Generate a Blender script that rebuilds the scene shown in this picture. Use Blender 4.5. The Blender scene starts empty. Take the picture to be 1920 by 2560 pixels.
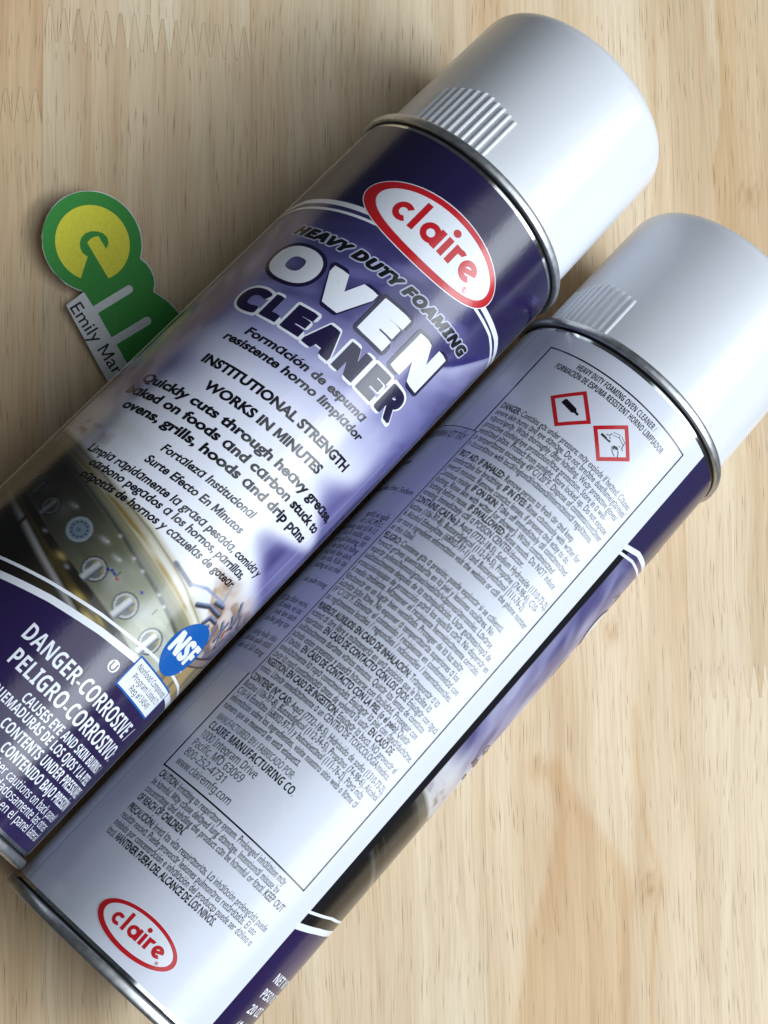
import bpy, bmesh, math, random
import numpy as np
from mathutils import Matrix, Vector

# ------------------------------------------------------------------ camera, world, light, exposure
sc = bpy.context.scene
COL = sc.collection
MM = 0.001

cam = bpy.data.cameras.new('camera')
cam.sensor_fit = 'VERTICAL'; cam.sensor_height = 36.0; cam.lens = 57.58
cam.clip_start = 0.01; cam.clip_end = 50.0
cam_o = bpy.data.objects.new('camera', cam); COL.objects.link(cam_o)
rt, up, bk = (0.945146, -0.019231, 0.326081), (-0.006578, 0.996942, 0.077862), (-0.326581, -0.075736, 0.94213)
cam_o.matrix_world = Matrix(((rt[0], up[0], bk[0], -24.113*MM), (rt[1], up[1], bk[1], 26.169*MM),
                             (rt[2], up[2], bk[2], 434.438*MM), (0, 0, 0, 1)))
sc.camera = cam_o

world = bpy.data.worlds.new('World'); sc.world = world; world.use_nodes = True
wbg = world.node_tree.nodes['Background']
wbg.inputs['Color'].default_value = (0.80, 0.90, 1.0, 1); wbg.inputs['Strength'].default_value = 0.07

def area_light(name, target, direction, dist, sx, sy, watts, color):
    l = bpy.data.lights.new(name, 'AREA'); l.shape = 'RECTANGLE'; l.size = sx; l.size_y = sy
    l.energy = watts; l.color = color
    o = bpy.data.objects.new(name, l); COL.objects.link(o)
    d = Vector(direction).normalized(); pos = Vector(target) + d*dist
    o.location = pos
    u_ = (Vector((0, 0, 1))-d*d.z).normalized(); x_ = u_.cross(d)
    o.rotation_euler = Matrix((x_, u_, d)).transposed().to_euler()
    return o
# daylight window to the right of the table
WD = Vector((0.70, -0.30, 0.66)).normalized(); WU = (Vector((0, 0, 1))-WD*WD.z).normalized()
WC = Vector((0.10, 0.08, 0.05))
area_light('window_light', WC, WD, 2.0, 1.6, 0.95, 33.0, (0.87, 0.945, 1.0))
# added soft fill lamp, standing in for daylight off the unseen ceiling
area_light('ceiling_bounce_fill', (0.10, 0.05, 0.0), (0.55, -0.20, 1.0), 1.9, 2.0, 2.0, 27.0, (0.88, 0.945, 1.0))

vs = sc.view_settings
vs.view_transform = 'Standard'; vs.look = 'None'; vs.gamma = 1.0; vs.exposure = 0.0
vs.use_curve_mapping = False

# ------------------------------------------------------------------ helpers
rng = random.Random(7)
def lin(c):
    c = np.asarray(c, float)/255.0
    return np.where(c <= 0.04045, c/12.92, ((c+0.055)/1.055)**2.4)
def L4(*c): return tuple(float(x) for x in lin(c)) + (1.0,)

def link(name, me, mat=None, parent=None):
    if mat: me.materials.append(mat)
    o = bpy.data.objects.new(name, me); COL.objects.link(o)
    if parent: o.parent = parent
    return o
def mesh(name, vs_, fs, smooth=False):
    me = bpy.data.meshes.new(name); me.from_pydata([tuple(map(float, v)) for v in vs_], [], fs); me.update()
    if smooth: me.polygons.foreach_set('use_smooth', [True]*len(me.polygons))
    return me

# ------------------------------------------------------------------ materials
def new_mat(name):
    m = bpy.data.materials.new(name); m.use_nodes = True
    nt = m.node_tree; b = nt.nodes['Principled BSDF']
    return m, nt, b
def noise(nt, vec, scale, detail=3, rough=0.55, dist=0.0):
    n = nt.nodes.new('ShaderNodeTexNoise'); n.inputs['Scale'].default_value = scale
    n.inputs['Detail'].default_value = detail; n.inputs['Roughness'].default_value = rough
    n.inputs['Distortion'].default_value = dist
    nt.links.new(vec, n.inputs['Vector']); return n
def ramp(nt, fac, stops):
    r = nt.nodes.new('ShaderNodeValToRGB')
    while len(r.color_ramp.elements) < len(stops): r.color_ramp.elements.new(0.5)
    for e, (p, c) in zip(r.color_ramp.elements, stops):
        e.position = p; e.color = c if len(c) == 4 else (*c, 1)
    nt.links.new(fac, r.inputs['Fac']); return r
def mathn(nt, op, a, b=None, c=None, clamp=False):
    n = nt.nodes.new('ShaderNodeMath'); n.operation = op; n.use_clamp = clamp
    for i, x in enumerate((a, b, c)):
        if x is None: continue
        if isinstance(x, (int, float)): n.inputs[i].default_value = x
        else: nt.links.new(x, n.inputs[i])
    return n.outputs[0]
def mixc(nt, fac, a, b, mode='MIX'):
    n = nt.nodes.new('ShaderNodeMix'); n.data_type = 'RGBA'; n.blend_type = mode
    for sock, x in ((n.inputs['Factor'], fac), (n.inputs[6], a), (n.inputs[7], b)):
        if isinstance(x, (int, float)): sock.default_value = x
        elif isinstance(x, tuple): sock.default_value = x
        else: nt.links.new(x, sock)
    return n.outputs[2]
def objcoord(nt):
    t = nt.nodes.new('ShaderNodeTexCoord'); return t.outputs['Object']
def bump(nt, b, h, strength, dist):
    n = nt.nodes.new('ShaderNodeBump'); n.inputs['Strength'].default_value = strength; n.inputs['Distance'].default_value = dist
    nt.links.new(h, n.inputs['Height']); nt.links.new(n.outputs['Normal'], b.inputs['Normal'])

def ink(name, rgb, rough=0.2, spec=0.5, attr=False, coat=0.0):
    """varnished print on the can: colour, gloss and a fine orange-peel relief"""
    m, nt, b = new_mat(name)
    b.inputs['Base Color'].default_value = L4(*rgb)
    b.inputs['Roughness'].default_value = rough
    b.inputs['Specular IOR Level'].default_value = spec
    if attr:
        a = nt.nodes.new('ShaderNodeVertexColor'); a.layer_name = 'print'
        nt.links.new(a.outputs['Color'], b.inputs['Base Color'])
    v = objcoord(nt)
    n = noise(nt, v, 900.0, 2, 0.6)
    n2 = noise(nt, v, 60.0, 2, 0.5)
    h = mathn(nt, 'ADD', n.outputs['Fac'], mathn(nt, 'MULTIPLY', n2.outputs['Fac'], 5.0))
    bump(nt, b, h, 0.5, 0.00005)
    return m
INK_BLACK = ink('black_ink', (18, 17, 26))
INK_NAVY = ink('navy_ink', (30, 24, 62))
INK_RED = ink('red_ink', (196, 30, 40))
INK_WHITE = ink('white_ink', (234, 238, 248))
INK_PALE = ink('pale_ink', (176, 180, 206))
INK_BLUE = ink('blue_ink', (14, 92, 176))
INK_GREY = ink('grey_ink', (120, 124, 160))
INK_STICK = ink('sticker_ink', (40, 42, 66))
WHITE_LABEL = ink('white_label', (222, 226, 240), rough=0.24, spec=0.35)
ART = ink('picture_print', (255, 255, 255), attr=True)
STICKER = ink('sticker_film', (206, 210, 232), rough=0.3)

def steel(name, rgb, rough, aniso=0.0):
    m, nt, b = new_mat(name)
    b.inputs['Metallic'].default_value = 1.0
    v = objcoord(nt)
    n = noise(nt, v, 500.0, 4, 0.6)
    r = ramp(nt, n.outputs['Fac'], [(0.3, L4(*[int(c*0.86) for c in rgb])), (0.65, L4(*rgb))])
    nt.links.new(r.outputs['Color'], b.inputs['Base Color'])
    rr = mathn(nt, 'MULTIPLY_ADD', n.outputs['Fac'], 0.16, rough-0.08)
    nt.links.new(rr, b.inputs['Roughness'])
    n2 = noise(nt, v, 160.0, 3, 0.6)
    bump(nt, b, n2.outputs['Fac'], 0.3, 0.00005)
    return m
STEEL_SEAM = steel('seam_steel', (208, 210, 212), 0.42)
STEEL_BODY = steel('body_steel', (205, 208, 212), 0.13)
m, nt, b = new_mat('dark_groove')  # plain dark matt material for the grooves beside both seams
b.inputs['Base Color'].default_value = L4(28, 28, 30); b.inputs['Roughness'].default_value = 0.6
n = noise(nt, objcoord(nt), 700.0, 3); bump(nt, b, n.outputs['Fac'], 0.5, 0.0001)
GROOVE_DARK = m
m, nt, b = new_mat('white_plastic')
b.inputs['Base Color'].default_value = L4(230, 233, 240); b.inputs['Roughness'].default_value = 0.22
b.inputs['Specular IOR Level'].default_value = 0.4
b.inputs['Subsurface Weight'].default_value = 0.35; b.inputs['Subsurface Radius'].default_value = (0.004, 0.004, 0.004)
v = objcoord(nt)
n = noise(nt, v, 45.0, 3, 0.5); n1 = noise(nt, v, 1400.0, 2)
h = mathn(nt, 'ADD', mathn(nt, 'MULTIPLY', n.outputs['Fac'], 6.0), n1.outputs['Fac'])
bump(nt, b, h, 0.25, 0.00003)
rr = mathn(nt, 'MULTIPLY_ADD', n.outputs['Fac'], 0.12, 0.16); nt.links.new(rr, b.inputs['Roughness'])
PLASTIC = m

def paper_mat(name, rgb, rough=0.55):
    m, nt, b = new_mat(name)
    v = objcoord(nt); n = noise(nt, v, 1500.0, 3)
    r = ramp(nt, n.outputs['Fac'], [(0.3, L4(*[int(c*0.93) for c in rgb])), (0.7, L4(*rgb))])
    nt.links.new(r.outputs['Color'], b.inputs['Base Color'])
    b.inputs['Roughness'].default_value = rough; b.inputs['Specular IOR Level'].default_value = 0.3
    bump(nt, b, n.outputs['Fac'], 0.2, 0.00003)
    return m
PAPER_WHITE = paper_mat('white_paper', (224, 227, 232)); PAPER_GREEN = paper_mat('green_print', (42, 146, 52))
PAPER_YELLOW = paper_mat('yellow_print', (234, 228, 60)); PAPER_BLACK = paper_mat('black_print', (22, 22, 34))

def wood():
    m, nt, b = new_mat('rubberwood')
    tc = nt.nodes.new('ShaderNodeTexCoord'); oi = nt.nodes.new('ShaderNodeObjectInfo')
    off = nt.nodes.new('ShaderNodeVectorMath'); off.operation = 'MULTIPLY_ADD'
    comb = nt.nodes.new('ShaderNodeCombineXYZ')
    for i in range(3): nt.links.new(oi.outputs['Random'], comb.inputs[i])
    nt.links.new(comb.outputs[0], off.inputs[0]); off.inputs[1].default_value = (3.1, 7.7, 1.9)
    nt.links.new(tc.outputs['Object'], off.inputs[2])
    P = off.outputs[0]
    # a little waver across the grain
    wv = noise(nt, P, 14.0, 2)
    wvx = mathn(nt, 'MULTIPLY', mathn(nt, 'SUBTRACT', wv.outputs['Fac'], 0.5), 0.006)
    cx = nt.nodes.new('ShaderNodeCombineXYZ'); nt.links.new(wvx, cx.inputs[0])
    ad = nt.nodes.new('ShaderNodeVectorMath'); ad.operation = 'ADD'
    nt.links.new(P, ad.inputs[0]); nt.links.new(cx.outputs[0], ad.inputs[1])
    def stretched(sx, sy, sz=None):
        mp = nt.nodes.new('ShaderNodeVectorMath'); mp.operation = 'MULTIPLY'
        mp.inputs[1].default_value = (sx, sy, sz if sz else sx); nt.links.new(ad.outputs[0], mp.inputs[0]); return mp.outputs[0]
    bands = noise(nt, stretched(95, 5.5), 1.0, 4, 0.6, 0.8)
    broad = noise(nt, stretched(30, 2.6), 1.0, 3, 0.5, 1.6)
    fibre = noise(nt, stretched(1500, 36), 1.0, 3, 0.6)
    c1 = ramp(nt, bands.outputs['Fac'], [(0.30, L4(206, 178, 142)), (0.48, L4(226, 204, 172)), (0.70, L4(237, 221, 194))])
    c2 = ramp(nt, broad.outputs['Fac'], [(0.34, L4(204, 172, 134)), (0.50, L4(226, 203, 170)), (0.64, L4(238, 222, 195))])
    col = mixc(nt, 0.5, c1.outputs['Color'], c2.outputs['Color'])
    fr = ramp(nt, fibre.outputs['Fac'], [(0.28, (0.74, 0.70, 0.65)), (0.58, (1, 1, 1))])
    col = mixc(nt, 0.55, col, fr.outputs['Color'], 'MULTIPLY')
    # open pores: short dark dashes along the grain
    def pores(sx, sy, r0, r1, keep, amt, colr, col):
        vo = nt.nodes.new('ShaderNodeTexVoronoi'); vo.feature = 'F1'; vo.inputs['Scale'].default_value = 1.0
        vo.voronoi_dimensions = '2D'
        nt.links.new(stretched(sx, sy), vo.inputs['Vector'])
        sep = nt.nodes.new('ShaderNodeSeparateColor'); nt.links.new(vo.outputs['Color'], sep.inputs[0])
        rr_ = mathn(nt, 'MULTIPLY_ADD', sep.outputs[0], r1-r0, r0)
        d = mathn(nt, 'DIVIDE', vo.outputs['Distance'], rr_)
        mk = mathn(nt, 'SUBTRACT', 1.0, mathn(nt, 'SMOOTH_MIN', d, 1.0, 0.2), clamp=True)
        mk = mathn(nt, 'POWER', mk, 0.6)
        pr = mathn(nt, 'GREATER_THAN', mathn(nt, 'ADD', sep.outputs[1], mathn(nt, 'MULTIPLY', mathn(nt, 'SUBTRACT', broad.outputs['Fac'], 0.5), 0.9)), keep)
        mk = mathn(nt, 'MULTIPLY', mathn(nt, 'MULTIPLY', mk, pr), mathn(nt, 'MULTIPLY_ADD', sep.outputs[2], amt*0.8, amt*0.2))
        return mixc(nt, mk, col, colr), mk
    col, m1 = pores(1000, 38, 0.09, 0.18, 0.34, 0.74, L4(120, 86, 56), col)
    col, m2 = pores(1700, 22, 0.12, 0.26, 0.15, 0.5, L4(158, 124, 90), col)
    col, m3 = pores(640, 60, 0.09, 0.17, 0.62, 0.6, L4(112, 82, 54), col)
    # dark figure (heartwood, knots) drawn per board
    fa = nt.nodes.new('ShaderNodeVertexColor'); fa.layer_name = 'figure'
    sepf = nt.nodes.new('ShaderNodeSeparateColor'); nt.links.new(fa.outputs['Color'], sepf.inputs[0])
    fg = mathn(nt, 'MULTIPLY', sepf.outputs[0], mathn(nt, 'MULTIPLY_ADD', fibre.outputs['Fac'], 0.5, 0.6), clamp=True)
    col = mixc(nt, fg, col, mixc(nt, 1.0, col, L4(241, 225, 204), 'MULTIPLY'))
    col = mixc(nt, mathn(nt, 'MULTIPLY', sepf.outputs[1], 0.75), col, L4(158, 120, 82))
    col = mixc(nt, 1.0, col, oi.outputs['Color'], 'MULTIPLY')
    nt.links.new(col, b.inputs['Base Color'])
    b.inputs['Roughness'].default_value = 0.5; b.inputs['Specular IOR Level'].default_value = 0.25
    hh = mathn(nt, 'SUBTRACT', mathn(nt, 'MULTIPLY', fibre.outputs['Fac'], 0.35), m1)
    bump(nt, b, hh, 0.35, 0.0002)
    return m
WOOD = wood()

# ------------------------------------------------------------------ tabletop: glued boards with finger joints
table = bpy.data.objects.new('tabletop', None); COL.objects.link(table)
table['kind'] = 'structure'; table['label'] = 'pale rubberwood tabletop of finger-jointed boards'
TH = 22.0
seams = [-26.0, 32.0, 89.6, 155.0, 222.0, 286.0]
joints = {0: [(169.3, 4.6, -1)], 1: [(192.3, 4.9, 1), (-118.0, 4.9, 1)], 2: [(262.0, 4.9, 1)], 3: [(248.0, 4.9, 1)], 4: [(10.2, 4.7, -1)]}
tints = {(0, 0): (0.93, 0.85, 0.75), (0, 1): (0.95, 0.86, 0.77), (1, 0): (1.0, 1.0, 1.0), (1, 1): (0.95, 0.93, 0.90), (1, 2): (1.0, 1.0, 0.99),
         (2, 0): (1.0, 0.99, 0.97), (2, 1): (1, .98, .96), (3, 0): (1.03, 1.0, 0.97), (3, 1): (1, .98, .95), (4, 0): (1.02, 1.0, 0.97), (4, 1): (0.98, 0.965, 0.94)}
Y0, Y1 = -200.0, 330.0
GAP, JGAP = 0.025, 0.032
def finger_pts(x0, x1, yc, amp, phase):
    n = max(3, int(round((x1-x0)/3.95))); w = (x1-x0)/n; pts = []
    r = random.Random(int(yc*10))
    for i in range(n):
        a = x0 + i*w
        up_, dn = yc+amp+r.uniform(-.4, .4), yc-amp+r.uniform(-.4, .4)
        pts += [(a+0.08*w, dn), (a+0.42*w, up_), (a+0.58*w, up_), (a+0.92*w, dn)]
    return [(x0, pts[0][1])] + pts + [(x1, pts[-1][1])]
fig_poly = [(176.4, -9.8), (174.0, -13.0), (176.7, -20.9), (177.2, -28.1), (173.4, -44.5), (167.7, -60.0), (163.1, -83.6), (158, -130),
            (196, -130), (198.0, -86.9), (199.9, -62.5), (201.0, -50.5), (199.5, -43.2), (189.8, -28.8), (182.7, -19.4), (179.0, -10.2)]
fig_line = [(203.2, 4), (203.9, -14.3), (206.1, -32.7), (210.7, -48.2), (207.9, -57.0), (206.3, -75.0), (206, -120)]
fig_r = [(238.1, 221.7), (240.0, 195.6), (237.9, 178.0), (235.5, 167.0), (236.9, 152.0), (243, 135), (249, 110)]
knots = [(171.7, -12.9, 1.6), (206.8, -49.1, 2.2), (196.4, 26.1, 1.3), (248.4, 160.5, 2.3)]
def seg_dist(P, line):
    d = np.full(len(P), 1e9)
    for a, b_ in zip(line[:-1], line[1:]):
        a = np.array(a); ab = np.array(b_)-a; t = np.clip(((P-a)@ab)/(ab@ab), 0, 1)
        d = np.minimum(d, np.hypot(*(P-a-t[:, None]*ab).T))
    return d
def inside(P, poly):
    c = np.zeros(len(P), bool); n = len(poly)
    for i in range(n):
        x1, y1 = poly[i]; x2, y2 = poly[(i+1) % n]
        k = ((y1 > P[:, 1]) != (y2 > P[:, 1])) & (P[:, 0] < (x2-x1)*(P[:, 1]-y1)/(y2-y1+1e-12)+x1)
        c ^= k
    return c
def figure(P):
    d = seg_dist(P, fig_poly+[fig_poly[0]]); ins = inside(P, fig_poly)
    sd = np.where(ins, d, -d)
    f = 1/(1+np.exp(-np.clip(sd/0.5, -30, 30)))*(0.55+0.45*np.exp(-np.clip(sd, 0, None)/7.0))
    f = np.maximum(f, 0.8*np.exp(-(seg_dist(P, fig_line)/0.9)**2))
    right = P[:, 0] > np.interp(-P[:, 1], [-q[1] for q in fig_r], [q[0] for q in fig_r])
    dr = seg_dist(P, fig_r)
    f = np.maximum(f, np.where((P[:, 1] > 105) & right, 0.75*np.exp(-dr/9.0)+0.2, 0))
    k = np.zeros(len(P))
    for x, y, r in knots:
        dd = np.hypot(P[:, 0]-x, (P[:, 1]-y)*0.8)
        k = np.maximum(k, 0.8*np.exp(-(dd/(r*0.55))**2)); k = np.maximum(k, 0.45*np.exp(-((dd-r*1.5)/0.35)**2))
        f = np.maximum(f, 0.7*np.exp(-(dd/(r*2.2))**2))
    return f, k
def shifted(pts, g):
    if len(pts) == 2: return [(q[0], q[1]+g) for q in pts]
    P = np.array(pts); d = np.diff(P, axis=0); n = np.stack([-d[:, 1], d[:, 0]], 1); n /= np.hypot(n[:, 0], n[:, 1])[:, None]+1e-9
    m_ = np.vstack([n[:1], (n[:-1]+n[1:])/2, n[-1:]]); m_ /= np.clip((m_**2).sum(1), 0.25, None)[:, None]
    return [tuple(q) for q in P+m_*g]
def board(col, idx, x0, x1, low, high):
    """low/high: outline points of the lower and upper ends, left to right"""
    bm = bmesh.new()
    jg = JGAP if col < 4 else 0.02
    ol = shifted(low, jg) + shifted(high, -jg)[::-1]
    ol = [(min(max(x, x0+GAP), x1-GAP), y) for x, y in ol]
    vb = [bm.verts.new((x, y, 0)) for x, y in ol]
    top = bm.faces.new(vb); top.normal_update()
    r = bmesh.ops.triangulate(bm, faces=[top])
    heavy = (col in (3, 4))
    ymin, ymax = min(p[1] for p in ol), max(p[1] for p in ol)
    def cut(axis, lo, hi, step):
        t = lo+step
        while t < hi-1e-6:
            g = bm.verts[:]+bm.edges[:]+bm.faces[:]
            co = (t, 0, 0) if axis == 0 else (0, t, 0); no = (1, 0, 0) if axis == 0 else (0, 1, 0)
            bmesh.ops.bisect_plane(bm, geom=g, plane_co=co, plane_no=no); t += step
    if heavy:
        cut(0, x0, x1, 1.0); cut(1, max(ymin, -100), min(ymax, 228), 2.2)
    bound = [e for e in bm.edges if e.is_boundary]
    ret = bmesh.ops.extrude_edge_only(bm, edges=bound)
    for e in ret['geom']:
        if isinstance(e, bmesh.types.BMVert): e.co.z = -TH
    bm.normal_update()
    cx, cy = (x0+x1)/2, (ymin+ymax)/2
    P = np.array([(v.co.x, v.co.y) for v in bm.verts])
    f, k = figure(P) if heavy else (np.zeros(len(P)), np.zeros(len(P)))
    for v in bm.verts: v.co = Vector(((v.co.x-cx)*MM, (v.co.y-cy)*MM, v.co.z*MM))
    bmesh.ops.recalc_face_normals(bm, faces=bm.faces[:])
    me = bpy.data.meshes.new('board'); bm.to_mesh(me); bm.free()
    a = me.color_attributes.new('figure', 'FLOAT_COLOR', 'POINT')
    cc = np.ones((len(P), 4)); cc[:, 0] = f; cc[:, 1] = k; cc[:, 2] = 0
    a.data.foreach_set('color', cc.ravel())
    if sum(p.normal.z*p.area for p in me.polygons if abs(p.normal.z) > .9) < 0: me.flip_normals()
    o = link('board', me, WOOD, table); o.location = (cx*MM, cy*MM, 0)
    t = tints.get((col, idx), (1, 1, 1)); o.color = (*t, 1)
for c in range(5):
    x0, x1 = seams[c], seams[c+1]
    ends = [[(x0, Y0), (x1, Y0)]]
    for yc, amp, ph in sorted(joints.get(c, [])): ends.append(finger_pts(x0, x1, yc, amp, ph))
    ends.append([(x0, Y1), (x1, Y1)])
    for i in range(len(ends)-1): board(c, i, x0, x1, ends[i], ends[i+1])

# ------------------------------------------------------------------ printing on the cans
R = 33.0                 # can body radius
LAB = 191.0              # label height
CIRC = 2*math.pi*R
FONT_CACHE = {}
ACC = {'á': 'a', 'é': 'e', 'í': 'i', 'ó': 'o', 'ú': 'u', 'Á': 'A', 'Í': 'I', 'Ó': 'O', 'É': 'E', 'Ú': 'U', 'ñ': 'n~', 'Ñ': 'N~'}
def raw_text(body, offset, idx, res, slots=6):
    cu = bpy.data.curves.new('t', 'FONT'); cu.body = body; cu.size = 1.0; cu.offset = offset
    cu.resolution_u = res; cu.fill_mode = 'FRONT'
    for k in range(slots): cu.materials.append(INK_BLACK)
    for i, f in enumerate(idx): cu.body_format[i].material_index = f
    ob = bpy.data.objects.new('t', cu); COL.objects.link(ob)
    dg = bpy.context.evaluated_depsgraph_get()
    me = bpy.data.meshes.new_from_object(ob.evaluated_get(dg))
    n = len(me.vertices); co = np.empty(n*3); me.vertices.foreach_get('co', co); co = co.reshape(-1, 3)[:, :2]
    fs = [(p.material_index, tuple(p.vertices)) for p in me.polygons]
    bpy.data.objects.remove(ob); bpy.data.curves.remove(cu); bpy.data.meshes.remove(me)
    return co, fs
def tri_poly(pts):
    bm = bmesh.new(); f = bm.faces.new([bm.verts.new((p[0], p[1], 0)) for p in pts]); f.normal_update()
    bmesh.ops.triangulate(bm, faces=[f]); bm.verts.index_update()
    r = [(v.co.x, v.co.y) for v in bm.verts], [tuple(v.index for v in q.verts) for q in bm.faces]; bm.free(); return r
def glyphs(body, offset, bold_flags=None, which=None, res=4):
    """flat text as (verts, faces) with x from 0; offsets thicken the strokes without moving the letters"""
    key = (body, offset, None if bold_flags is None else tuple(bold_flags), which, res)
    if key in FONT_CACHE: return FONT_CACHE[key]
    kinds = []; plain = ''
    for ch in body:
        if ch in ACC: e = ACC[ch]; kinds.append(len(e) > 1); plain += e[0]
        else: plain += ch
    plain = plain.replace('a', 'ɑ') if 'ɑ' in body else plain
    idx, n_ = [], 0
    for i, ch in enumerate(body):
        k = 2 if ch == 'M' else 4 if ch == '4' else 6 if ch == 'ɑ' else 0
        if ch in ACC: k = 8+2*n_; n_ += 1
        idx.append(k+(1 if bold_flags and bold_flags[i] else 0))
    sp = offset > 0 and any(2 <= k <= 7 for k in idx)
    co, fs = raw_text(plain, offset, idx, res, 10+2*len(kinds))
    marks = []
    for k, tilde in enumerate(kinds):
        for bo in (0, 1):
            if which is not None and bo != which: continue
            ii = sorted({i for m_, f in fs if m_ == 8+2*k+bo for i in f})
            if ii:
                cx, top = (co[ii, 0].min()+co[ii, 0].max())/2, co[ii, 1].max(); w = 0.06+1.6*offset
                marks.append([(cx-.17, top+.05), (cx-.17, top+.05+w), (cx-.06, top+.11+w), (cx+.06, top+.06+w), (cx+.17, top+.11+w), (cx+.17, top+.11), (cx+.06, top+.06), (cx-.06, top+.11)] if tilde
                             else [(cx-.08, top+.05), (cx+.05, top+.2), (cx+.05+w*1.4, top+.2), (cx-.08+w, top+.05)])
    ok = lambda m_: which is None or m_ % 2 == which
    if not sp:
        out = (co, [f for m_, f in fs if ok(m_)])
    else:
        F = [f for m_, f in fs if ok(m_) and (m_ < 2 or m_ > 7)]; V = [tuple(c) for c in co]
        c0, f0 = raw_text(plain, 0.0, idx, res, 10+2*len(kinds))
        F += [tuple(i+len(V) for i in f) for m_, f in f0 if ok(m_) and m_ in (4, 5)]; V += [tuple(c) for c in c0]
        par = list(range(len(c0)))
        def find(i):
            while par[i] != i: i = par[i]
            return i
        for m_, f in f0:
            if m_ in (2, 3, 6, 7) and ok(m_):
                for i in f[1:]: par[find(i)] = find(f[0])
        comps = {}
        for m_, f in f0:
            if m_ in (2, 3, 6, 7) and ok(m_):
                for i in f: comps.setdefault((find(i), m_ > 5), []).append(i)
        for (_, small), ii in comps.items():
            x0, x1 = c0[ii, 0].min()-offset, c0[ii, 0].max()+offset; H0, H1 = c0[ii, 1].min()-offset, c0[ii, 1].max()+offset
            t = 0.085+2*offset
            if small:      # one-storey a: open bowl clamped against a stem
                t = 0.08+1.75*offset; xs = x1-t; n_ = 20; ro = ((x1-0.1*t-x0)/2, (H1-H0)/2); cx_, cy_ = x0+ro[0], (H0+H1)/2
                an = [2*math.pi*(i+0.5)/n_ for i in range(n_)]
                ring_ = [(min(cx_+ro[0]*math.cos(q), xs), cy_+ro[1]*math.sin(q)) for q in an]+[(min(cx_+(ro[0]-t)*math.cos(q), xs), cy_+max(ro[1]-t*0.9, 0.02)*math.sin(q)) for q in an]
                F += [(len(V)+i, len(V)+(i+1) % n_, len(V)+n_+(i+1) % n_, len(V)+n_+i) for i in range(n_)]; V += ring_
                F.append(tuple(len(V)+i for i in range(4))); V += [(xs, H0), (x1, H0), (x1, H1), (xs, H1)]
                continue
            xm = (x0+x1)/2; yv = H0+0.1*(H1-H0); hh = min(2.3*t, 0.45*(H1-H0))
            P = [(x0, H0), (x0, H1), (x0+1.15*t, H1), (xm, yv+1.25*t), (x1-1.15*t, H1), (x1, H1), (x1, H0), (x1-t, H0), (x1-t, H1-hh), (xm+.4*t, yv), (xm-.4*t, yv), (x0+t, H1-hh), (x0+t, H0)]
            v_, f_ = tri_poly(P); F += [tuple(i+len(V) for i in q) for q in f_]; V += v_
        out = (np.array(V), F)
    if marks:
        V, F = [tuple(c) for c in out[0]], list(out[1])
        for P in marks:
            v_, f_ = tri_poly(P); F += [tuple(i+len(V) for i in q) for q in f_]; V += v_
        out = (np.array(V), F)
    FONT_CACHE[key] = out; return out
STYLE = {'b': (0x1D5D4, 0x1D5EE, 0x1D7EC), 's': (0x1D5A0, 0x1D5BA, 0x1D7E2), 'i': (0x1D63C, 0x1D656, 0x1D7EC)}
STYLED = {}
def styled(segs, res=3):
    key = tuple(segs)
    if key in STYLED: return STYLED[key]
    body, idx, kinds = '', [], []
    for txt, st in segs:
        U_, l_, d_ = STYLE[st]
        for ch in txt:
            k = 0
            if ch in ACC:
                e = ACC[ch]; kinds.append((len(e) > 1, st)); k = len(kinds); ch = e[0]
            if 'A' <= ch <= 'Z': ch = chr(U_+ord(ch)-65)
            elif 'a' <= ch <= 'z': ch = chr(l_+ord(ch)-97)
            elif '0' <= ch <= '9': ch = chr(d_+ord(ch)-48)
            body += ch; idx.append(k)
    co, fs = raw_text(body, 0.0, idx, res, len(kinds)+1)
    V = [tuple(c) for c in co]; F = [f for m_, f in fs]
    for n_, (tilde, st) in enumerate(kinds, 1):
        ii = sorted({i for m_, f in fs if m_ == n_ for i in f})
        if not ii: continue
        cx, top = (co[ii, 0].min()+co[ii, 0].max())/2, co[ii, 1].max(); w = 0.055 if st == 's' else 0.085
        if tilde: P = [(cx-.17, top+.06), (cx-.17, top+.06+w), (cx-.06, top+.12+w), (cx+.06, top+.07+w), (cx+.17, top+.12+w), (cx+.17, top+.12), (cx+.06, top+.07), (cx-.06, top+.12)]
        else: P = [(cx-.07, top+.05), (cx+.05, top+.19), (cx+.05+w*1.4, top+.19), (cx-.07+w, top+.05)]
        v_, f_ = tri_poly(P); F += [tuple(i+len(V) for i in q) for q in f_]; V += v_
    u_, f_ = raw_text(chr(STYLE[segs[0][1]][0]+7), 0.0, [0], res)
    out = (np.array(V), F, float(u_[:, 1].max())); STYLED[key] = out; return out
CAPH = None
def cap_height():
    global CAPH
    if CAPH is None:
        co, _ = glyphs('H', 0.0); CAPH = co[:, 1].max()
    return CAPH

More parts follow.
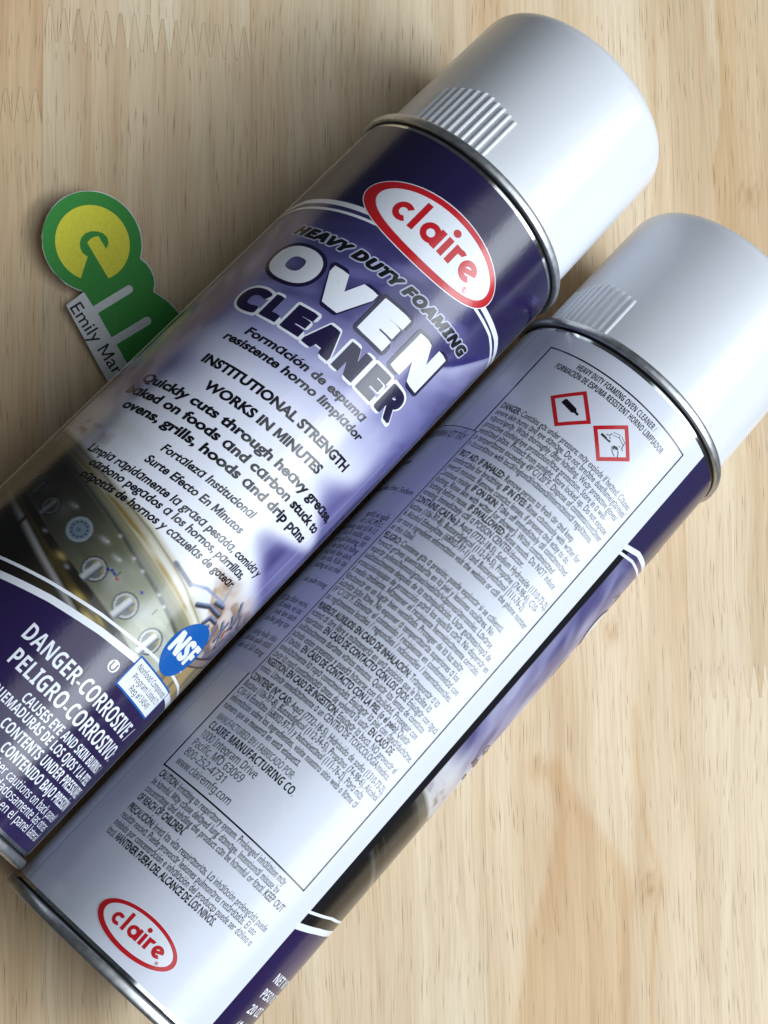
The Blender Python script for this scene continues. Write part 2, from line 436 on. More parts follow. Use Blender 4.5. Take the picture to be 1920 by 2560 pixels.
class Print:
    """flat artwork in label millimetres (u round the can, v up the can), later wrapped on the can"""
    def __init__(s): s.v = []; s.f = []; s.big = False
    def add(s, uv, faces, h):
        n = len(s.v); s.v += [(float(a), float(b_), h) for a, b_ in uv]; s.f += [tuple(i+n for i in f) for f in faces]
    def text(s, body, a, b_, cap, bold=0.0, lean=0.0, h=0.06, cap2=None, flags=None, which=None, shift=(0, 0), full=None, res=4):
        co, fs = glyphs(body, bold, flags, which, res)
        if not fs: return
        ref = glyphs(body, 0.0)[0] if full is None else full
        x0, x1 = ref[:, 0].min(), ref[:, 0].max()
        used = sorted({i for f in fs for i in f}); ix = {j: k for k, j in enumerate(used)}
        c = co[used]
        t = (c[:, 0]-x0)/(x1-x0)
        ch = cap + (t*((cap2 if cap2 else cap)-cap))
        y = c[:, 1]/cap_height()*ch
        u = a[0] + t*(b_[0]-a[0]) + y*lean + shift[0]
        v = a[1] + t*(b_[1]-a[1]) + y + shift[1]
        s.add(np.stack([u, v], 1), [tuple(ix[i] for i in f) for f in fs], h)
    def line(s, segs, a, b_, cap, lean=0.0, h=0.06, shift=(0, 0), cap2=None):
        co, fs, ch0 = styled(segs)
        x0, x1 = co[:, 0].min(), co[:, 0].max(); t = (co[:, 0]-x0)/(x1-x0)
        y = co[:, 1]/ch0*(cap+t*((cap2 or cap)-cap))
        u = a[0]+t*(b_[0]-a[0])+y*lean+shift[0]; v = a[1]+t*(b_[1]-a[1])+y+shift[1]
        s.add(np.stack([u, v], 1), fs, h)
    def halo(s, segs, a, b_, cap, w, h, n=16, lean=0.0, cap2=None, square=False):
        for k in range(n):
            t = 2*math.pi*k/n
            if square:
                q = max(abs(math.cos(t)), abs(math.sin(t))); s.line(segs, a, b_, cap, lean, h+k*0.0006, (w*math.cos(t)/q, w*math.sin(t)/q), cap2); continue
            s.line(segs, a, b_, cap, lean, h+k*0.0006, (w*math.cos(t), w*math.sin(t)), cap2)
    def rich(s, body, a, b_, cap, bold=0.028, thin=0.0, h=0.06):
        """**bold** runs inside a line"""
        txt, fl, on, i = '', [], False, 0
        while i < len(body):
            if body[i:i+2] == '**': on = not on; i += 2; continue
            txt += body[i]; fl.append(on); i += 1
        full = glyphs(txt, 0.0)[0]
        if any(fl): s.text(txt, a, b_, cap, bold, h=h, flags=fl, which=1, full=full, res=2)
        if not all(fl): s.text(txt, a, b_, cap, thin, h=h, flags=fl, which=0, full=full, res=2)
    def outline(s, body, a, b_, cap, bold, w, h, cap2=None, lean=0.0, n=16):
        for k in range(n):
            t = 2*math.pi*k/n
            s.text(body, a, b_, cap, bold, lean, h+k*0.0006, cap2, shift=(w*math.cos(t), w*math.sin(t)))
    def poly(s, pts, h=0.06):
        v_, f_ = tri_poly(pts); s.add(v_, f_, h); s.big = True
    def strip(s, pts, w, h=0.06, step=1.0):
        pts = [np.array(q, float) for q in pts]; P = []
        for a, b_ in zip(pts[:-1], pts[1:]):
            k = max(1, int(np.hypot(*(b_-a))/step)); P += [a+(b_-a)*i/k for i in range(k)]
        P.append(pts[-1]); P = np.array(P); T = np.gradient(P, axis=0); T /= np.hypot(T[:, 0], T[:, 1])[:, None]+1e-9
        N = np.stack([-T[:, 1], T[:, 0]], 1); W = np.asarray(w)/2 if np.ndim(w) == 0 else np.interp(np.linspace(0, 1, len(P)), np.linspace(0, 1, len(w)), w)[:, None]/2
        n = len(P); s.add(np.vstack([P+N*W, P-N*W]), [(i, n+i, n+i+1, i+1) for i in range(n-1)], h)
    def ring(s, c, ro, ri, a0=0, a1=360, h=0.06, n=64, ci=None, rot=0.0):
        ci = ci or c; full = abs(a1-a0) >= 360; k = n if full else n+1
        t = np.radians(a0+(a1-a0)*np.arange(k)/n); cr, sr = math.cos(rot), math.sin(rot)
        def ell(cc, rr):
            x, y = rr[0]*np.cos(t), rr[1]*np.sin(t); return np.stack([cc[0]+cr*x-sr*y, cc[1]+sr*x+cr*y], 1)
        ro = (ro, ro) if np.ndim(ro) == 0 else ro; ri = (ri, ri) if np.ndim(ri) == 0 else ri
        m_ = n if full else n
        s.add(np.vstack([ell(c, ro), ell(ci, ri)]), [(i, (i+1) % k, k+(i+1) % k, k+i) for i in range(m_)], h)
    def disc(s, c, r, h=0.06, n=48, rot=0.0):
        r = (r, r) if np.ndim(r) == 0 else r; t = np.linspace(0, 2*math.pi, n, endpoint=False); cr, sr = math.cos(rot), math.sin(rot)
        x, y = r[0]*np.cos(t), r[1]*np.sin(t); s.poly(list(zip(c[0]+cr*x-sr*y, c[1]+sr*x+cr*y)), h)
    def build(s, name, mat, parent, big=None):
        big = s.big if big is None else big
        bm = bmesh.new(); vs_ = [bm.verts.new(q) for q in s.v]
        for f in s.f:
            try: bm.faces.new([vs_[i] for i in f])
            except ValueError: pass
        if big:
            us = [q[0] for q in s.v]; t = min(us)+1.4
            while t < max(us):
                bmesh.ops.bisect_plane(bm, geom=bm.verts[:]+bm.edges[:]+bm.faces[:], plane_co=(t, 0, 0), plane_no=(1, 0, 0)); t += 1.4
        bm.normal_update()
        fl = [f for f in bm.faces if f.normal.z < 0]
        if fl: bmesh.ops.reverse_faces(bm, faces=fl)
        for v in bm.verts:
            u, w, h = v.co; r = R+h; v.co = Vector((r*math.cos(u/R), r*math.sin(u/R), w))*MM
        me = bpy.data.meshes.new(name); bm.to_mesh(me); bm.free()
        n = len(me.vertices); co = np.empty(n*3, np.float32); me.vertices.foreach_get('co', co); co = co.reshape(-1, 3).copy()
        nr = co.copy(); nr[:, 2] = 0; nr /= np.linalg.norm(nr, axis=1)[:, None]+1e-12
        me.polygons.foreach_set('use_smooth', [True]*len(me.polygons))
        me.normals_split_custom_set_from_vertices([tuple(map(float, q)) for q in nr])
        return link(name, me, mat, parent)

def lathe(name, prof, mat, parent, n=192, smooth=True):
    """prof: (radius, height) pairs from the bottom up, outside surface"""
    vs_, fs = [], []
    for r, z in prof:
        for i in range(n):
            t = 2*math.pi*i/n; vs_.append((r*math.cos(t)*MM, r*math.sin(t)*MM, z*MM))
    for j in range(len(prof)-1):
        for i in range(n):
            k = (i+1) % n; fs.append((j*n+i, j*n+k, (j+1)*n+k, (j+1)*n+i))
    if prof[0][0] < 0.5: pass
    me = mesh(name, vs_, fs, smooth); return link(name, me, mat, parent)

can = bpy.data.objects.new('aerosol_can', None); COL.objects.link(can)
can['category'] = 'aerosol can'; can['group'] = 'aerosol cans lying on the wooden tabletop'
can['label'] = 'aerosol can with white label of fine print and hazard diamonds facing up'

lathe('body', [(R-0.02, -0.9), (R-0.02, LAB+0.9)], STEEL_BODY, can)
lathe('groove', [(R-0.03, LAB+0.85), (R-0.5, LAB+1.0), (R-0.6, LAB+1.5), (R+0.6, LAB+1.72)], GROOVE_DARK, can)
lathe('groove', [(R+0.6, -1.6), (R-0.5, -1.4), (R-0.45, -1.0), (R-0.03, -0.85)], GROOVE_DARK, can)
RS = 34.2
lathe('top_seam', [(R+0.2, LAB+1.6), (RS-0.25, LAB+1.65), (RS, LAB+1.95), (RS-0.04, LAB+3.45), (RS-0.3, LAB+3.95), (RS-0.9, LAB+4.1), (RS-1.5, LAB+3.85), (RS-1.75, LAB+2.9), (R-1.2, LAB+1.0), (R-2.5, LAB+0.6), (8, LAB+7)], STEEL_SEAM, can)
lathe('bottom_seam', [(2, 9.0), (14, 7.5), (24, 3.5), (30, -1.0), (RS-1.9, -2.0), (RS-1.7, -3.6), (RS-1.2, -4.1), (RS-0.5, -4.15), (RS-0.08, -3.75), (RS, -3.2), (RS-0.02, -1.95), (RS-0.3, -1.6), (R+0.2, -1.5)], STEEL_SEAM, can)

# ---- front panel picture (colour attribute on a fine grid)
UF0, UF1 = -47.8, 43.6
DELTA = 66.7            # offset of the front panel's centre from the back view's centre line
def smooth(x, a, b_): t = np.clip((x-a)/(b_-a), 0, 1); return t*t*(3-2*t)
def vnoise(U, V, su, sv, seed):
    r = np.random.RandomState(seed); g = r.rand(64, 64)
    x, y = U/su+100, V/sv+100; xi, yi = np.floor(x).astype(int), np.floor(y).astype(int); fx, fy = x-xi, y-yi
    fx, fy = fx*fx*(3-2*fx), fy*fy*(3-2*fy); G = lambda a, b_: g[a % 64, b_ % 64]
    return (G(xi, yi)*(1-fx)+G(xi+1, yi)*fx)*(1-fy)+(G(xi, yi+1)*(1-fx)+G(xi+1, yi+1)*fx)*fy
ARC = [(-48.5, 158.2), (-41, 161.4), (-31, 163.3), (-20.6, 165.1), (-8, 167.2), (4, 168.7), (17.8, 169.9), (31, 170.6), (44, 169.6)]
ARC2 = [(-48.5, 155.3), (-41, 158.0), (-34.5, 159.3), (-25, 161.2), (-15.7, 163.0), (-2, 165.4), (16.5, 167.1), (27.4, 168.0), (44, 167.0)]
BAND = [(-48.5, 33.2), (-39, 36.2), (-30.2, 38.3), (-21, 39.7), (-8, 43.1), (5.2, 45.7), (15, 47.0), (25, 47.9), (35, 47.6), (44, 46.6)]
BAND2 = [(-48.5, 37.2), (-38, 40.4), (-29.4, 41.8), (-24, 42.5), (-10.6, 45.6), (2.5, 48.2), (18.8, 50.4), (28, 51.2), (36, 51.0), (44, 50)]
def crv(U, pts): return np.interp(U, [q[0] for q in pts], [q[1] for q in pts])
def front_picture():
    nu, nv = 300, 546
    us = np.linspace(UF0, UF1, nu)
    vv = np.concatenate([np.linspace(0, 30, 40, endpoint=False), np.linspace(30, 84, 216, endpoint=False), np.linspace(84, LAB, 290)]); U, V = np.meshgrid(us, vv)
    C = np.zeros(U.shape+(3,))
    def paint(mask, col): C[...] = C*(1-mask[..., None])+np.asarray(col, float)*mask[..., None]
    def blob(u, v, ru, rv, col, amt): paint(amt*np.exp(-((U-u)/ru)**2-((V-v)/rv)**2), col)
    # violet to white glow
    stops = [0, 60, 70, 92, 112, 124, 134, 146, 158, 170, 191]
    cols = np.array([(226, 228, 244), (226, 228, 244), (232, 235, 248), (234, 237, 250), (224, 227, 246), (176, 178, 214), (122, 122, 172), (82, 80, 132), (62, 58, 108), (46, 40, 86), (36, 30, 70)], float)
    Vs = V-0.07*U
    for k in range(3): C[..., k] = np.interp(Vs, stops, cols[:, k])
    fold = vnoise(U+0.6*V, V-0.5*U, 16, 5, 3)*0.6+vnoise(U+0.6*V, V-0.5*U, 6, 2.5, 4)*0.4
    paint(0.5*smooth(V, 118, 140)*smooth(fold, 0.5, 0.85), (128, 126, 182))
    paint(0.55*smooth(V, 118, 140)*smooth(1-fold, 0.5, 0.85), (46, 42, 92))
    blob(-36, 140, 9, 14, (176, 178, 206), 0.65); blob(-38, 128, 12, 8, (120, 118, 172), 0.6); blob(-24, 128, 9, 5, (110, 108, 170), 0.45)
    blob(-32, 105, 8, 6, (112, 110, 168), 0.75); blob(-40, 112, 8, 9, (120, 118, 170), 0.7); blob(-45, 92, 6, 12, (150, 148, 190), 0.6)
    cl = vnoise(U, V+0.8*U, 9, 11, 81)*0.65+vnoise(U, V+0.8*U, 4, 4, 82)*0.35; ls = (1-smooth(U, -36, -26))*(1-smooth(V, 150, 160))
    paint(0.9*ls, (128, 126, 166)); paint(0.85*ls*smooth(cl, 0.45, 0.75), (78, 74, 122)); paint(0.7*ls*smooth(1-cl, 0.5, 0.75), (180, 180, 206)); paint(ls*(1-smooth(V, 84, 96)), (206, 206, 214))
    # right side violet drapery
    edge = 30-8*np.exp(-((V-108)/7)**2)-12*np.exp(-((V-88)/6)**2)+7*np.exp(-((V-98)/4.5)**2)+3*vnoise(U, V, 9, 9, 11)
    paint(0.85*smooth(U, edge-6, edge+6)*smooth(V, 74, 82)*(1-smooth(V, 128, 150)), (92, 88, 146))
    paint(0.6*smooth(U, edge, edge+9)*smooth(V, 74, 84)*(1-smooth(V, 120, 150))*smooth(vnoise(U, V, 5, 22, 5), 0.35, 0.8), (46, 40, 100))
    sw = np.interp(U, [20, 25, 30, 38, 44], [149, 154, 160, 169, 174])
    paint(0.85*smooth(U, 18, 23)*np.exp(-np.clip(sw-V, 0, 99)/9.0)*(V < sw), (206, 208, 236))
    paint(0.9*smooth(U, 18, 22)*np.exp(-((V-sw-1.2)/1.6)**2), (44, 38, 104))
    for uu in (33, 37.5, 41): paint(0.35*np.exp(-((U-uu-0.04*(V-100))/0.35)**2)*(V < 126)*(V > 72), (190, 188, 224))
    # above the arc: dark navy-violet
    arc = crv(U, ARC); nav = 1-smooth(arc-V, -0.3, 0.3)
    paint(nav, (35, 28, 68))
    paint(nav*0.55*smooth(U, 12, 36)*smooth(fold, 0.45, 0.8), (92, 88, 158))  # lighter print swirl, partly gloss reflections painted into the colour
    paint(nav*0.35*smooth(-U, 24, 46), (70, 66, 104))
    # ---- stove photograph
    c_out = np.interp(U, [-48, -32, -24, -14.6, -2.7, 6.9, 12, 16.7, 22, 28.7], [77, 74.5, 73, 71.4, 69.8, 68, 66.8, 65.3, 64, 62])
    c_in = np.interp(U, [-48, -20, -7.9, 5.4, 14.7, 23.5, 30], [74.5, 69.3, 67, 64.4, 62.8, 61, 59.5])
    p_top = np.interp(U, [-48, -26, -6.8, -.35, 7.6, 15.9, 26], [73, 68, 63.7, 61.9, 60.2, 58.2, 55.5])
    p_bot = np.interp(U, [-48, -28, -16.6, -6.8, 3.3, 13, 22], [63, 56.8, 53.4, 51.3, 49.6, 47.6, 45])
    hnd = np.interp(U, [-48, -41, -27, -15.7, -4.7, 0, 6], [58.6, 56.4, 52.2, 48.3, 44.9, 43.4, 41])
    st = (V > crv(U, BAND)-1)
    paint(st*(1-smooth(V, c_out-0.8, c_out+2.2))*1.0, (214, 212, 206))
    g = vnoise(U, V, 7, 2.0, 21)
    tt = np.clip((V-c_in)/(c_out-c_in+1e-6), 0, 1)
    cm = st*smooth(V, c_in-0.3, c_in+0.3)*(1-smooth(V, c_out-0.6, c_out+1.5))*(1-smooth(U, 25.5, 27.5))
    paint(cm*(0.55+0.45*smooth(U, -20, 0)), (228, 220, 190)); paint(cm*np.exp(-((tt-0.25)/0.18)**2)*smooth(g, 0.35, 0.7), (176, 146, 72)); paint(cm*np.exp(-((tt-0.55)/0.2)**2)*smooth(U, -8, 4), (250, 248, 236))
    paint(cm*0.7*np.exp(-((tt-0.9)/0.07)**2), (108, 104, 92)); paint(cm*0.6*smooth(-U, 18, 34), (110, 106, 98))
    md = st*(1-smooth(V, c_in-0.3, c_in+0.3))*smooth(V, p_top-0.6, p_top)
    paint(md*1.0, (150, 150, 128)); paint(md*0.8*np.exp(-((V-p_top-0.6)/0.55)**2), (70, 74, 68)); paint(md*0.6*np.exp(-((V-c_in+0.6)/0.5)**2), (190, 178, 128)); paint(md*0.6*smooth(-U, 14, 34), (60, 60, 58))
    pn = st*(1-smooth(V, p_top-0.35, p_top+0.35))*smooth(V, p_bot-0.35, p_bot+0.35)
    PC = np.stack([np.interp(U, [-46, -30, -18, -6, 6, 16, 24], np.array([(52, 48, 44), (62, 60, 54), (84, 84, 72), (122, 124, 100), (158, 162, 136), (196, 200, 180), (206, 208, 196)])[:, k]) for k in range(3)], -1)
    C[...] = C*(1-pn[..., None])+PC*(0.93+0.14*vnoise(U, V, 5, 1.2, 31))[..., None]*pn[..., None]
    ov = st*(1-smooth(V, p_bot-0.35, p_bot+0.35))
    paint(ov*1.0, (46, 42, 34)); paint(ov*smooth(p_bot-V, 1.6, 2.6)*smooth(V-hnd, 0.8, 2.0), (92, 78, 42))
    gold = vnoise(U+1.2*V, V, 4.0, 3.0, 41)
    paint(ov*smooth(p_bot-V, 1.7, 2.8)*smooth(V-hnd, 0.9, 2.2)*smooth(gold, 0.4, 0.75)*smooth(U, -24, -14), (214, 184, 74))
    paint(0.9*ov*np.exp(-((U+13.2)/1.8)**2-((V-51.6)/1.0)**2), (236, 214, 130)); paint(0.9*ov*np.exp(-((U+3.8)/2.2)**2-((V-47.6)/1.0)**2), (236, 210, 110))
    for uu, v2 in ((-20.5, 53.6), (-10.5, 50.6), (0.2, 47.6)): paint(0.8*np.exp(-((U-uu)/0.8)**2-((V-v2)/0.5)**2), (208, 218, 226))
    low = st*(1-smooth(V, hnd-1.3, hnd-0.7)); paint(low*1.0, (36, 33, 32)); paint(low*smooth(U, -22, -8), (84, 76, 56))
    dh = (V-hnd); hm = st*(1-smooth(np.abs(dh), 0.95, 1.4))*(U < 3)
    hc = np.interp(dh, [-1.15, -0.5, 0.2, 0.7, 1.15], [70, 150, 222, 190, 110]); fade = 0.5+0.5*smooth(U, -44, -24)
    C[...] = C*(1-hm[..., None])+(hc*fade)[..., None]*np.array((1.0, 0.985, 0.97))*hm[..., None]
    paint(hm*np.exp(-((U+27.3)/0.5)**2), (40, 38, 36))
    def knob(u, v, r, dim=1.0):
        d = np.hypot(U-u, (V-v)); x, y = U-u, V-v
        paint(0.75*np.exp(-(np.hypot(x-1.3*r, y-0.5*r)/(r*0.9))**2), np.array((205, 212, 208))*dim)
        paint(1-smooth(d, r*0.96, r*1.04), np.array((66, 70, 72))*dim)
        paint(1-smooth(d, r*0.86, r*0.92), np.array((206, 212, 214))*dim*1.0)
        paint((1-smooth(d, r*0.68, r*0.74)), np.array((128, 132, 126))*dim); paint((1-smooth(d, r*0.7, r*0.75))*smooth(y+0.3*x, 0.1, r*0.6), np.array((196, 176, 110))*dim)
        a = math.radians(82); s_, t_ = x*math.cos(a)+y*math.sin(a), -x*math.sin(a)+y*math.cos(a)
        bar = (1-smooth(np.abs(t_), r*0.30, r*0.38))*smooth(s_, -r*1.25, -r*1.1)*(1-smooth(s_, r*0.55, r*0.7))
        paint(bar, np.array((226, 232, 238))*dim); paint(bar*smooth(-t_, 0.0, r*0.3), np.array((96, 108, 122))*dim)
        paint(np.exp(-((t_-r*0.12)/(r*0.1))**2)*bar, np.array((252, 253, 255))*dim)
    knob(-24.3, 58.9, 2.5, 0.6); knob(-31.2, 61.2, 1.7, 0.45); knob(-35.6, 62.6, 1.5, 0.4); knob(-39, 63.8, 1.4, 0.35)
    knob(-5.7, 54.4, 3.0, 0.92); knob(5.1, 53.4, 3.2, 0.97); knob(15.8, 52.0, 3.3, 1.02)
    for uu, v2, a_ in ((-19.8, 62.2, 0.7), (-8.6, 60.8, 1.0), (-3.8, 59.6, 1.0)):
        paint(a_*np.exp(-(((U-uu)/1.4)**2+((V-v2)/0.7)**2)), (196, 202, 204)); paint(a_*np.exp(-(((U-uu-.7)/.35)**2+((V-v2-.2)/.3)**2)), (250, 250, 250))
    d = np.hypot(U+14.6, V-58.8); paint(1-smooth(d, 3.2, 3.45), (84, 96, 104)); paint(1-smooth(d, 3.0, 3.2), (188, 200, 204)); paint(1-smooth(d, 2.35, 2.5), (150, 176, 196))
    for k in range(12):
        a = k*math.pi/6; paint(np.exp(-(np.hypot(U+14.6-1.85*math.cos(a), V-58.8-1.85*math.sin(a))/0.27)**2), (50, 62, 78))
    paint(np.exp(-(np.hypot(U+14.6, V-58.6)/0.5)**2)*0.6, (70, 84, 100))
    for uu, v2, c_ in ((-3.5, 56.4, (30, 50, 150)), (-2.6, 56.9, (30, 50, 150)), (-1.7, 56.7, (30, 50, 150)), (-0.5, 56.3, (200, 30, 30)), (5.7, 58.1, (30, 60, 160))): paint(1-smooth(np.hypot(U-uu, V-v2), 0.3, 0.5), c_)
    for uu in (-6, 6.2, 17.5): paint(0.8*np.exp(-((U-uu-5)/0.16)**2)*(np.abs(V-57.2) < 0.9)*st, (50, 52, 54))
    for uu, v2 in ((-6.8, 63.8), (-1, 62.3), (2.4, 61.6), (9, 60.6), (12, 59.6)): paint(0.9*np.exp(-(((U-uu)/.5)**2+((V-v2)/.45)**2)), (236, 242, 244))
    # burner and grate on the right
    bz = st*smooth(U, 22.5, 25)*(1-smooth(V, 66, 79+2*vnoise(U, V, 4, 4, 51)))*(V > 53)
    bz2 = st*smooth(U-(26-(V-62)*0.9), 0, 1.5)*(1-smooth(V, 68, 80))*(V > 52)
    paint(np.maximum(bz, bz2)*0.9, (206, 190, 180)); paint(bz2*0.7*smooth(vnoise(U, V, 3.5, 2.5, 52), 0.5, 0.7), (168, 128, 78)); paint(bz2*0.6*smooth(U, 32, 42), (96, 76, 92))
    bk_ = st*smooth(U-(27-(V-60)*0.75), 0, 2.0)*(1-smooth(V, 69, 79))*(V > 50)
    mo = vnoise(U, V, 2.6, 2.2, 91); paint(0.75*bk_, (188, 172, 166)); paint(0.75*bk_*smooth(mo, 0.5, 0.72), (126, 98, 78)); paint(0.6*bk_*smooth(1-mo, 0.55, 0.75), (222, 210, 204)); paint(0.75*bk_*smooth(U, 31, 40), (88, 76, 104))
    def stroke(pts, w, col, amt=1.0):
        P = np.stack([U.ravel(), V.ravel()], 1); sel = (P[:, 0] > 5) & (P[:, 1] > 44) & (P[:, 1] < 84)
        dd = np.full(len(P), 9.0); dd[sel] = seg_dist(P[sel], pts); paint(amt*(1-smooth(dd.reshape(U.shape), w*0.35, w*1.25)), col)
    gc, gd, gl = (82, 90, 122), (46, 42, 50), (140, 150, 180)
    stroke([(6.6, 68.4), (13, 67.6)], 0.7, (92, 100, 120)); stroke([(13, 67.8), (17, 70), (24, 71)], 0.5, gl, .8); stroke([(24, 71), (22, 76)], .45, gl, .6)
    for q in ([(18, 66), (21.5, 68.2), (26, 68.6)], [(23.5, 64.4), (24.2, 66.6), (27, 67)], [(23.5, 62.6), (25.8, 65)], [(29.5, 68.6), (33, 66.4), (36, 64)], [(31, 71.6), (35, 70)], [(28.4, 66.6), (30.4, 62.6), (29.2, 60)], [(26.2, 59.4), (29, 61.4)], [(33.2, 62.4), (35, 60)], [(37, 69), (38.6, 64), (36.8, 60.6)], [(30, 75), (33, 73), (34, 69)], [(40, 72), (41.5, 67), (40, 62)], [(34.5, 73.5), (38, 71.5)], [(31.5, 69.5), (32.5, 64.5)], [(22, 69.8), (25, 70.6)]):
        stroke([(a+0.25, b_-0.35) for a, b_ in q], 0.62, gd); stroke(q, 0.5, gc); stroke([(a-0.1, b_+0.18) for a, b_ in q], 0.2, gl)
    stroke([(27.5, 63.2), (28.2, 62.0)], 0.9, (196, 138, 60)); stroke([(28.6, 63), (28.9, 61.6)], 0.5, gd); stroke([(33.6, 67.6), (34.4, 66.4)], .7, (150, 84, 50))
    lo = st*(V < np.interp(U, [20, 30, 44], [56.5, 57.5, 63]))*(U > 24)*(V > BAND2[7][1]-3)
    paint(lo*0.95, (150, 132, 128)); lo2 = lo*(V < np.interp(U, [20, 30, 44], [54, 55.4, 59.6])); paint(lo2, (184, 158, 108)); paint(lo2*smooth(vnoise(U, V, 1.6, 7, 61), 0.4, 0.8), (132, 120, 92))
    stroke([(24, 56.8), (31, 57.7), (43, 62.6)], 0.35, (52, 40, 46)); stroke([(26, 54.4), (31, 55.3), (43, 59.5)], 0.3, (70, 52, 54))
    dk = st*(1-smooth(V, c_out-1.0, c_out+1.5))*(1-0.75*smooth(U, -14, 14)); C[...] *= (1-0.38*dk)[..., None]
    # food and pan at the left, ghosted
    pf = np.exp(-((U+36)/9)**2-((V-79)/2.6)**2); paint(0.65*pf*smooth(vnoise(U, V, 2.2, 1.4, 71), 0.35, 0.75), (98, 84, 80)); paint(0.35*pf, (176, 168, 160))
    paint(0.4*np.exp(-((U+30)/12)**2-((V-84)/2)**2), (200, 196, 192))
    # black side bar, lower violet field
    paint(((U < -45.3) & (V < crv(U, ARC)) & (V > crv(U, BAND)))*1.0, (24, 24, 28))
    lowf = 1-smooth(V, crv(U, BAND)-0.3, crv(U, BAND)+0.3)
    paint(lowf, (40, 28, 72)); paint(lowf*0.35*np.exp(-((V-26)/14)**2-((U+34)/10)**2), (70, 62, 124)); paint(lowf*0.35*(1-smooth(V, 0, 30)), (36, 27, 78))
    C = lin(np.clip(C, 0, 255))
    r = R+0.03
    co = np.stack([r*np.cos(U/R), r*np.sin(U/R), V], -1).reshape(-1, 3)*MM
    idx = np.arange(nu*nv).reshape(nv, nu)
    fs = np.stack([idx[:-1, :-1], idx[:-1, 1:], idx[1:, 1:], idx[1:, :-1]], -1).reshape(-1, 4)
    me = bpy.data.meshes.new('front_panel'); me.vertices.add(len(co)); me.vertices.foreach_set('co', co.ravel().astype(np.float32))
    me.loops.add(fs.size); me.loops.foreach_set('vertex_index', fs.ravel().astype(np.int32))
    me.polygons.add(len(fs)); me.polygons.foreach_set('loop_start', np.arange(0, fs.size, 4, dtype=np.int32))
    me.polygons.foreach_set('use_smooth', np.ones(len(fs), bool)); me.update(calc_edges=True); me.validate()
    a = me.color_attributes.new('print', 'FLOAT_COLOR', 'POINT')
    cc = np.ones((len(co), 4), np.float32); cc[:, :3] = C.reshape(-1, 3); a.data.foreach_set('color', cc.ravel())
    return me
front = link('front_panel', front_picture(), ART, can)
front.rotation_euler.z = DELTA/R
front['label'] = 'violet front panel with stove picture and headline'

def emblem(parent, c, s, ro, ri, ci, lw=0.0):
    p = Print(); p.disc(c, (ro[0]+0.28*s, ro[1]+0.28*s), h=0.08, rot=0.03); p.disc(ci, ri, h=0.12, rot=0.02); p.build('emblem_field', INK_WHITE, parent)
    p = Print(); p.ring(c, ro, ri, h=0.10, ci=ci, rot=0.03, n=96); p.big = True; p.build('emblem_oval', INK_RED, parent)
    p = Print(); h = 0.15
    def at(x, y): return (c[0]+s*x, c[1]+s*(y+0.04*x))
    base, xh = -2.75, 5.3; mid = base+xh/2; r, w = 2.75*s, 1.6*s
    def bar(x, y0, y1, w_=1.65): p.strip([at(x, y0), at(x, y1)], w_*s, h, 0.8)
    p.ring(at(-10.4, mid), r, r-w, 48, 312, h, 40)                       # c
    bar(-6.55, base, base+8.5)                                            # l
    p.ring(at(-1.8, mid), r, r-w, 0, 360, h, 44); bar(0.55, base, base+5.5)   # a
    bar(3.0, base, base+5.4); p.disc(at(3.0, base+7.4), 1.05*s, h, 20)    # i
    bar(5.6, base, base+5.4); p.ring(at(7.35, base+3.2), 2.3*s, 0.75*s, 62, 140, h, 16)   # r
    p.ring(at(11.4, mid), r, r-w, 22, 318, h, 44)                         # e
    a = math.radians(22); p.strip([at(11.4-2.1*math.cos(a), mid-2.1*math.sin(a)), at(11.4+2.55*math.cos(a), mid+2.55*math.sin(a))], 1.35*s, h+0.002, 0.8)
    p.ring(at(14.1, base-1.1), 0.75*s, 0.55*s, 0, 360, h, 20); p.text('R', (at(14.1, 0)[0]-0.3*s, at(14.1, base-1.55)[1]), (at(14.1, 0)[0]+0.3*s, at(14.1, base-1.55)[1]), 0.85*s, 0.02, h=h)
    p.build('emblem_lettering', INK_RED, parent, big=False)
emblem(front, (-3.4, 170.5), 1.0, (22.1, 9.0), (19.3, 7.2), (-2.8, 170.7))

p = Print()
p.strip([(u, v-0.75) for u, v in ARC], 1.5, 0.055); p.strip(ARC2, 0.8, 0.055)
p.build('arc_line', INK_WHITE, front)
p = Print(); p.strip([(u, v-0.2) for u, v in BAND], 1.7, 0.055); p.strip(BAND2, 0.75, 0.055); p.build('arc_line', INK_WHITE, front)

T = [('HEAVY DUTY FOAMING', 'i')]; A, B = (-33.2, 149.9), (24.8, 157.0)
p = Print(); p.halo(T, A, B, 2.75, 0.62, 0.06); p.build('subtitle_edge', INK_PALE, front)
p = Print(); p.halo(T, A, B, 2.75, 0.22, 0.085, 8); p.build('subtitle_lettering', INK_BLACK, front)
def title(letters, w_in, w_out, m_in, m_out, h):
    e = Print(); f = Print()
    for k, (ch, u0, u1, v0, v1, c0, c1) in enumerate(letters):
        e.halo([(ch, 'b')], (u0, v0), (u1, v1), c0, w_out, h+k*0.003, 18, cap2=c1); f.halo([(ch, 'b')], (u0+w_in, v0+w_in), (u1-w_in, v1+w_in), c0-2*w_in, w_in, h+0.04+k*0.002, 16, cap2=c1-2*w_in, square=ch in 'EVNLA')
    e.build('title_edge', m_out, front, big=True); f.build('title_lettering', m_in, front, big=True)
